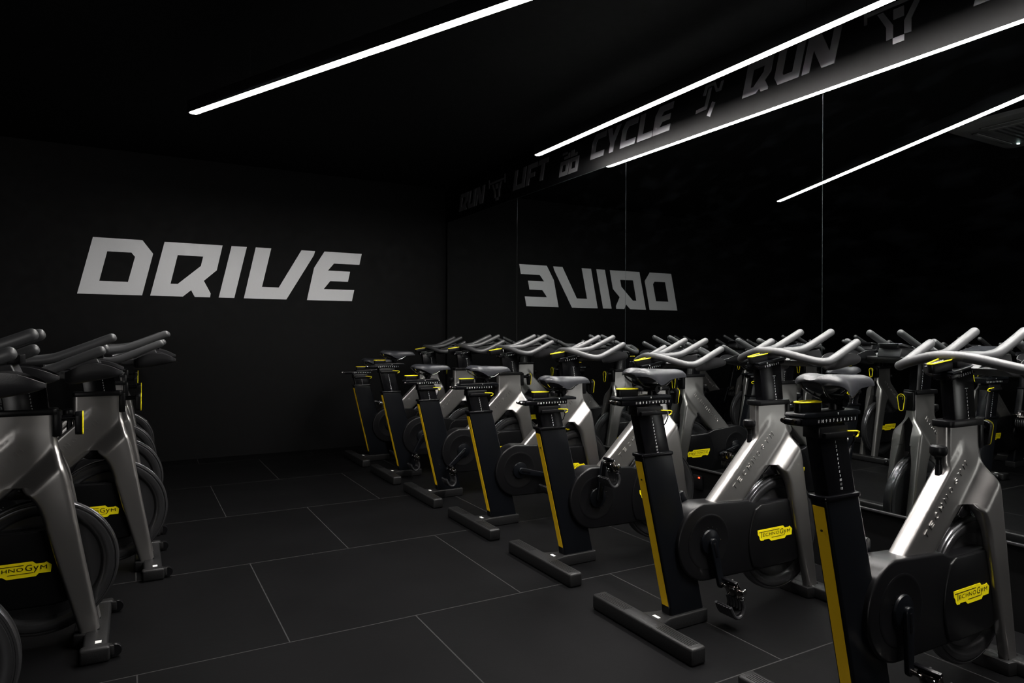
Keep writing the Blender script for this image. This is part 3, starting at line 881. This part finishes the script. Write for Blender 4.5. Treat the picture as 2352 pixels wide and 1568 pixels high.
def crank_meshes():
    def grab(o): me = o.data; bpy.data.objects.remove(o); return me
    b = MB()   # arm points to -z from the hub centre at the origin, outward is -y
    b.lathe([(.0001, -.0495), (.048, -.0495), (.050, -.054), (.047, -.060), (.030, -.064), (.020, -.066), (.0001, -.066)], 'black_paint', (0, 0, 0), 'y', 32)
    arm = []
    for k in range(9):
        a = PI * k / 8; arm.append((.019 * math.cos(a), .019 * math.sin(a)))
    for k in range(9):
        a = PI + PI * k / 8; arm.append((.0155 * math.cos(a), -.178 + .0155 * math.sin(a)))
    b.prism(arm, -.078, -.062, 'black_paint', .004, 3)
    b.prism([(-.006, .0), (.006, .0), (.006, -.06), (-.006, -.06)], -.0795, -.0775, 'gloss_black', .001)
    b.lathe([(.0001, -.078), (.009, -.078), (.009, -.082), (.0001, -.083)], 'dark_chrome', (0, 0, -.178), 'y', 12)
    arm_me = grab(b.build('crank_arm'))
    p = MB()   # pedal, axle along -y from the origin
    p.tube([(0, .004, 0), (0, -.105, 0)], .0075, 'dark_chrome', 12)
    p.box((-.028, -.085, -.013), (.028, -.022, .013), 'dark_chrome', .005)
    p.box((-.044, -.092, -.006), (-.030, -.015, .008), 'gloss_black', .003)
    p.box((.030, -.092, -.006), (.046, -.015, .008), 'gloss_black', .003)
    for sx in (-1, 1):
        for sy in (-.032, -.075):
            p.lathe([(.0001, .012), (.0055, .012), (.0055, .0165), (.003, .0165), (.003, .0145), (.0001, .0145)], 'chrome', (sx * .020, sy, 0), 'z', 10)
            p.lathe([(.0001, -.012), (.0055, -.012), (.0055, -.0165), (.0001, -.0165)], 'chrome', (sx * .020, sy, 0), 'z', 10)
    p.tube([(-.030, -.050, .018), (-.010, -.050, .021), (.012, -.050, .016)], .004, 'chrome', 8)
    ped_me = grab(p.build('pedal'))
    c = MB()   # toe cage hanging under/over the front of the pedal
    for y0 in (-.090, -.075, -.060, -.045, -.030, -.015):
        w = .0072
        c.tube(cr([(.034, y0, -.006), (.066, y0, -.012), (.086, y0, -.034), (.082, y0, -.058), (.060, y0, -.070), (.022, y0 * .96 - .002, -.070)], 4), w, 'tray', 8)
    c.prism([(.020, -.072), (.062, -.073), (.086, -.060), (.090, -.034), (.070, -.010), (.074, -.034), (.070, -.056), (.056, -.066), (.020, -.066)], -.086, -.020, 'black_plastic', .002)
    c.box((-.012, -.112, -.004), (.010, -.103, .014), 'chrome', .002)
    cage_me = grab(c.build('toe_cage'))
    return arm_me, ped_me, cage_me

TREE = bike_parts()
ARM, PED, CAGE = crank_meshes()

def bike(x, y, label, group, seat=0., saddle=0., bars=0., reach=0., crank=0., pedal=0.):
    """seat/bars: height offsets; saddle/reach: fore-aft offsets; crank: angle of the near arm from straight down"""
    root = empty('exercise_bike', (x, y, 0)); tag(root, label, 'exercise bike', group)
    for name, me, grp, subs in TREE:
        o = link_obj(name, me, root)
        dx = dz = 0.
        if 'S' in grp: dz += seat; dx -= seat * .245
        if 'H' in grp: dz += bars; dx -= bars * .12
        if 'F' in grp: dx += saddle if 'S' in grp else reach
        o.location = (dx, 0, dz)
        for sn, sme, lb in subs:
            c = link_obj(sn, sme, o)
    for s in (1, -1):
        a = link_obj('crank_arm', ARM, root)
        ang = crank + (0 if s > 0 else PI)
        a.location = (.301, .004 * s, .326)
        if s > 0: a.rotation_euler = (0, -ang, 0)
        else: a.rotation_euler = (0, ang, PI)
        p = link_obj('pedal', PED, a); p.location = (0, -.080, -.178)
        # keep the pedal's own angle independent of the arm
        p.rotation_euler = (0, (ang if s > 0 else ang) + pedal, 0) if s > 0 else (0, ang - pedal, 0)
        g = link_obj('toe_cage', CAGE, a); g.location = (0, -.080, -.178); g.rotation_euler = p.rotation_euler
    return root

RG, LG = 'bikes in the row in front of the mirror', 'bikes in the row on the left'
D = math.radians
right = [
 (1.738, 1.240, 'exercise bike nearest the camera in the right row, cut by the bottom right corner', .018, .012, 0.0, -.05, D(2), D(62)),
 (1.733, 2.018, 'second nearest exercise bike of the right row, whole rear foot and yellow stripe in view', 0, 0, 0, 0, D(14), D(62)),
 (1.778, 2.833, 'third nearest exercise bike of the right row, with its near pedal turned up', -.077, .052, -.045, .0, D(172), D(60)),
 (1.780, 3.630, 'fourth exercise bike of the right row, its near crank pointing forward toward the mirror', -.057, .032, -.030, -.03, D(76), D(66)),
 (1.780, 4.440, 'fifth exercise bike of the right row, saddle just right of the sixth bike post', -.081, -.015, -.024, -.05, D(-48), D(64)),
 (1.780, 5.235, 'sixth exercise bike of the right row, saddle raised higher than its neighbours', 0, .040, -.026, -.03, D(-30), D(64)),
 (1.780, 6.030, 'farthest exercise bike of the right row, dark against the back wall', -.088, .105, -.045, -.02, D(10), D(60))]
for x, y, lb, se, sa, ba, re, cr_, pe in right: bike(x, y, lb, RG, se, sa, ba, re, cr_, pe)
left = [
 (-1.262, 2.20, 'exercise bike nearest the camera in the left row, only wheel rim and handlebar in frame', -.02, 0, -.022, .012, D(20), D(60)),
 (-1.050, 3.02, 'left row exercise bike with silver front leg closest to the camera and large yellow badge', .0, 0, -.034, -.045, D(150), D(60)),
 (-.850, 3.82, 'second silver-legged exercise bike of the left row, standing clear toward the aisle', -.03, .01, -.018, -.03, D(40), D(60)),
 (-.842, 4.60, 'left row exercise bike directly behind the second silver front leg', -.03, 0, -.02, 0, D(100), D(60)),
 (-.856, 5.40, 'left row exercise bike last but one, mostly hidden, wheel rim showing', .01, 0, -.02, 0, D(-20), D(60)),
 (-.850, 6.20, 'farthest exercise bike of the left row, nearest the back wall', -.05, 0, -.03, 0, D(200), D(60))]
for x, y, lb, se, sa, ba, re, cr_, pe in left: bike(x, y, lb, LG, se, sa, ba, re, cr_, pe)

# ------------------------------------------------------------------ world, camera, view
w = bpy.data.worlds.new('room_dark'); scene.world = w; w.use_nodes = True
w.node_tree.nodes['Background'].inputs[0].default_value = (.5, .55, .65, 1)
w.node_tree.nodes['Background'].inputs[1].default_value = 0.0

cam = bpy.data.cameras.new('camera'); co = bpy.data.objects.new('camera', cam); COL.objects.link(co)
cam.sensor_width = 36; cam.lens = 1541.5 / 2352 * 36
cam.shift_y = -(784 - 770.24) / 2352
cam.clip_start = .05; cam.clip_end = 60
co.location = (0, 0, 1.157)
R = Matrix.Rotation(-D(29.4379), 4, 'Z') @ Matrix.Rotation(PI / 2, 4, 'X') @ Matrix.Rotation(D(.2016), 4, 'Z')
co.rotation_euler = R.to_euler()
scene.camera = co
scene.view_settings.view_transform = 'Standard'; scene.view_settings.look = 'None'
scene.view_settings.gamma = 1; scene.view_settings.use_curve_mapping = False
scene.view_settings.exposure = 0.2
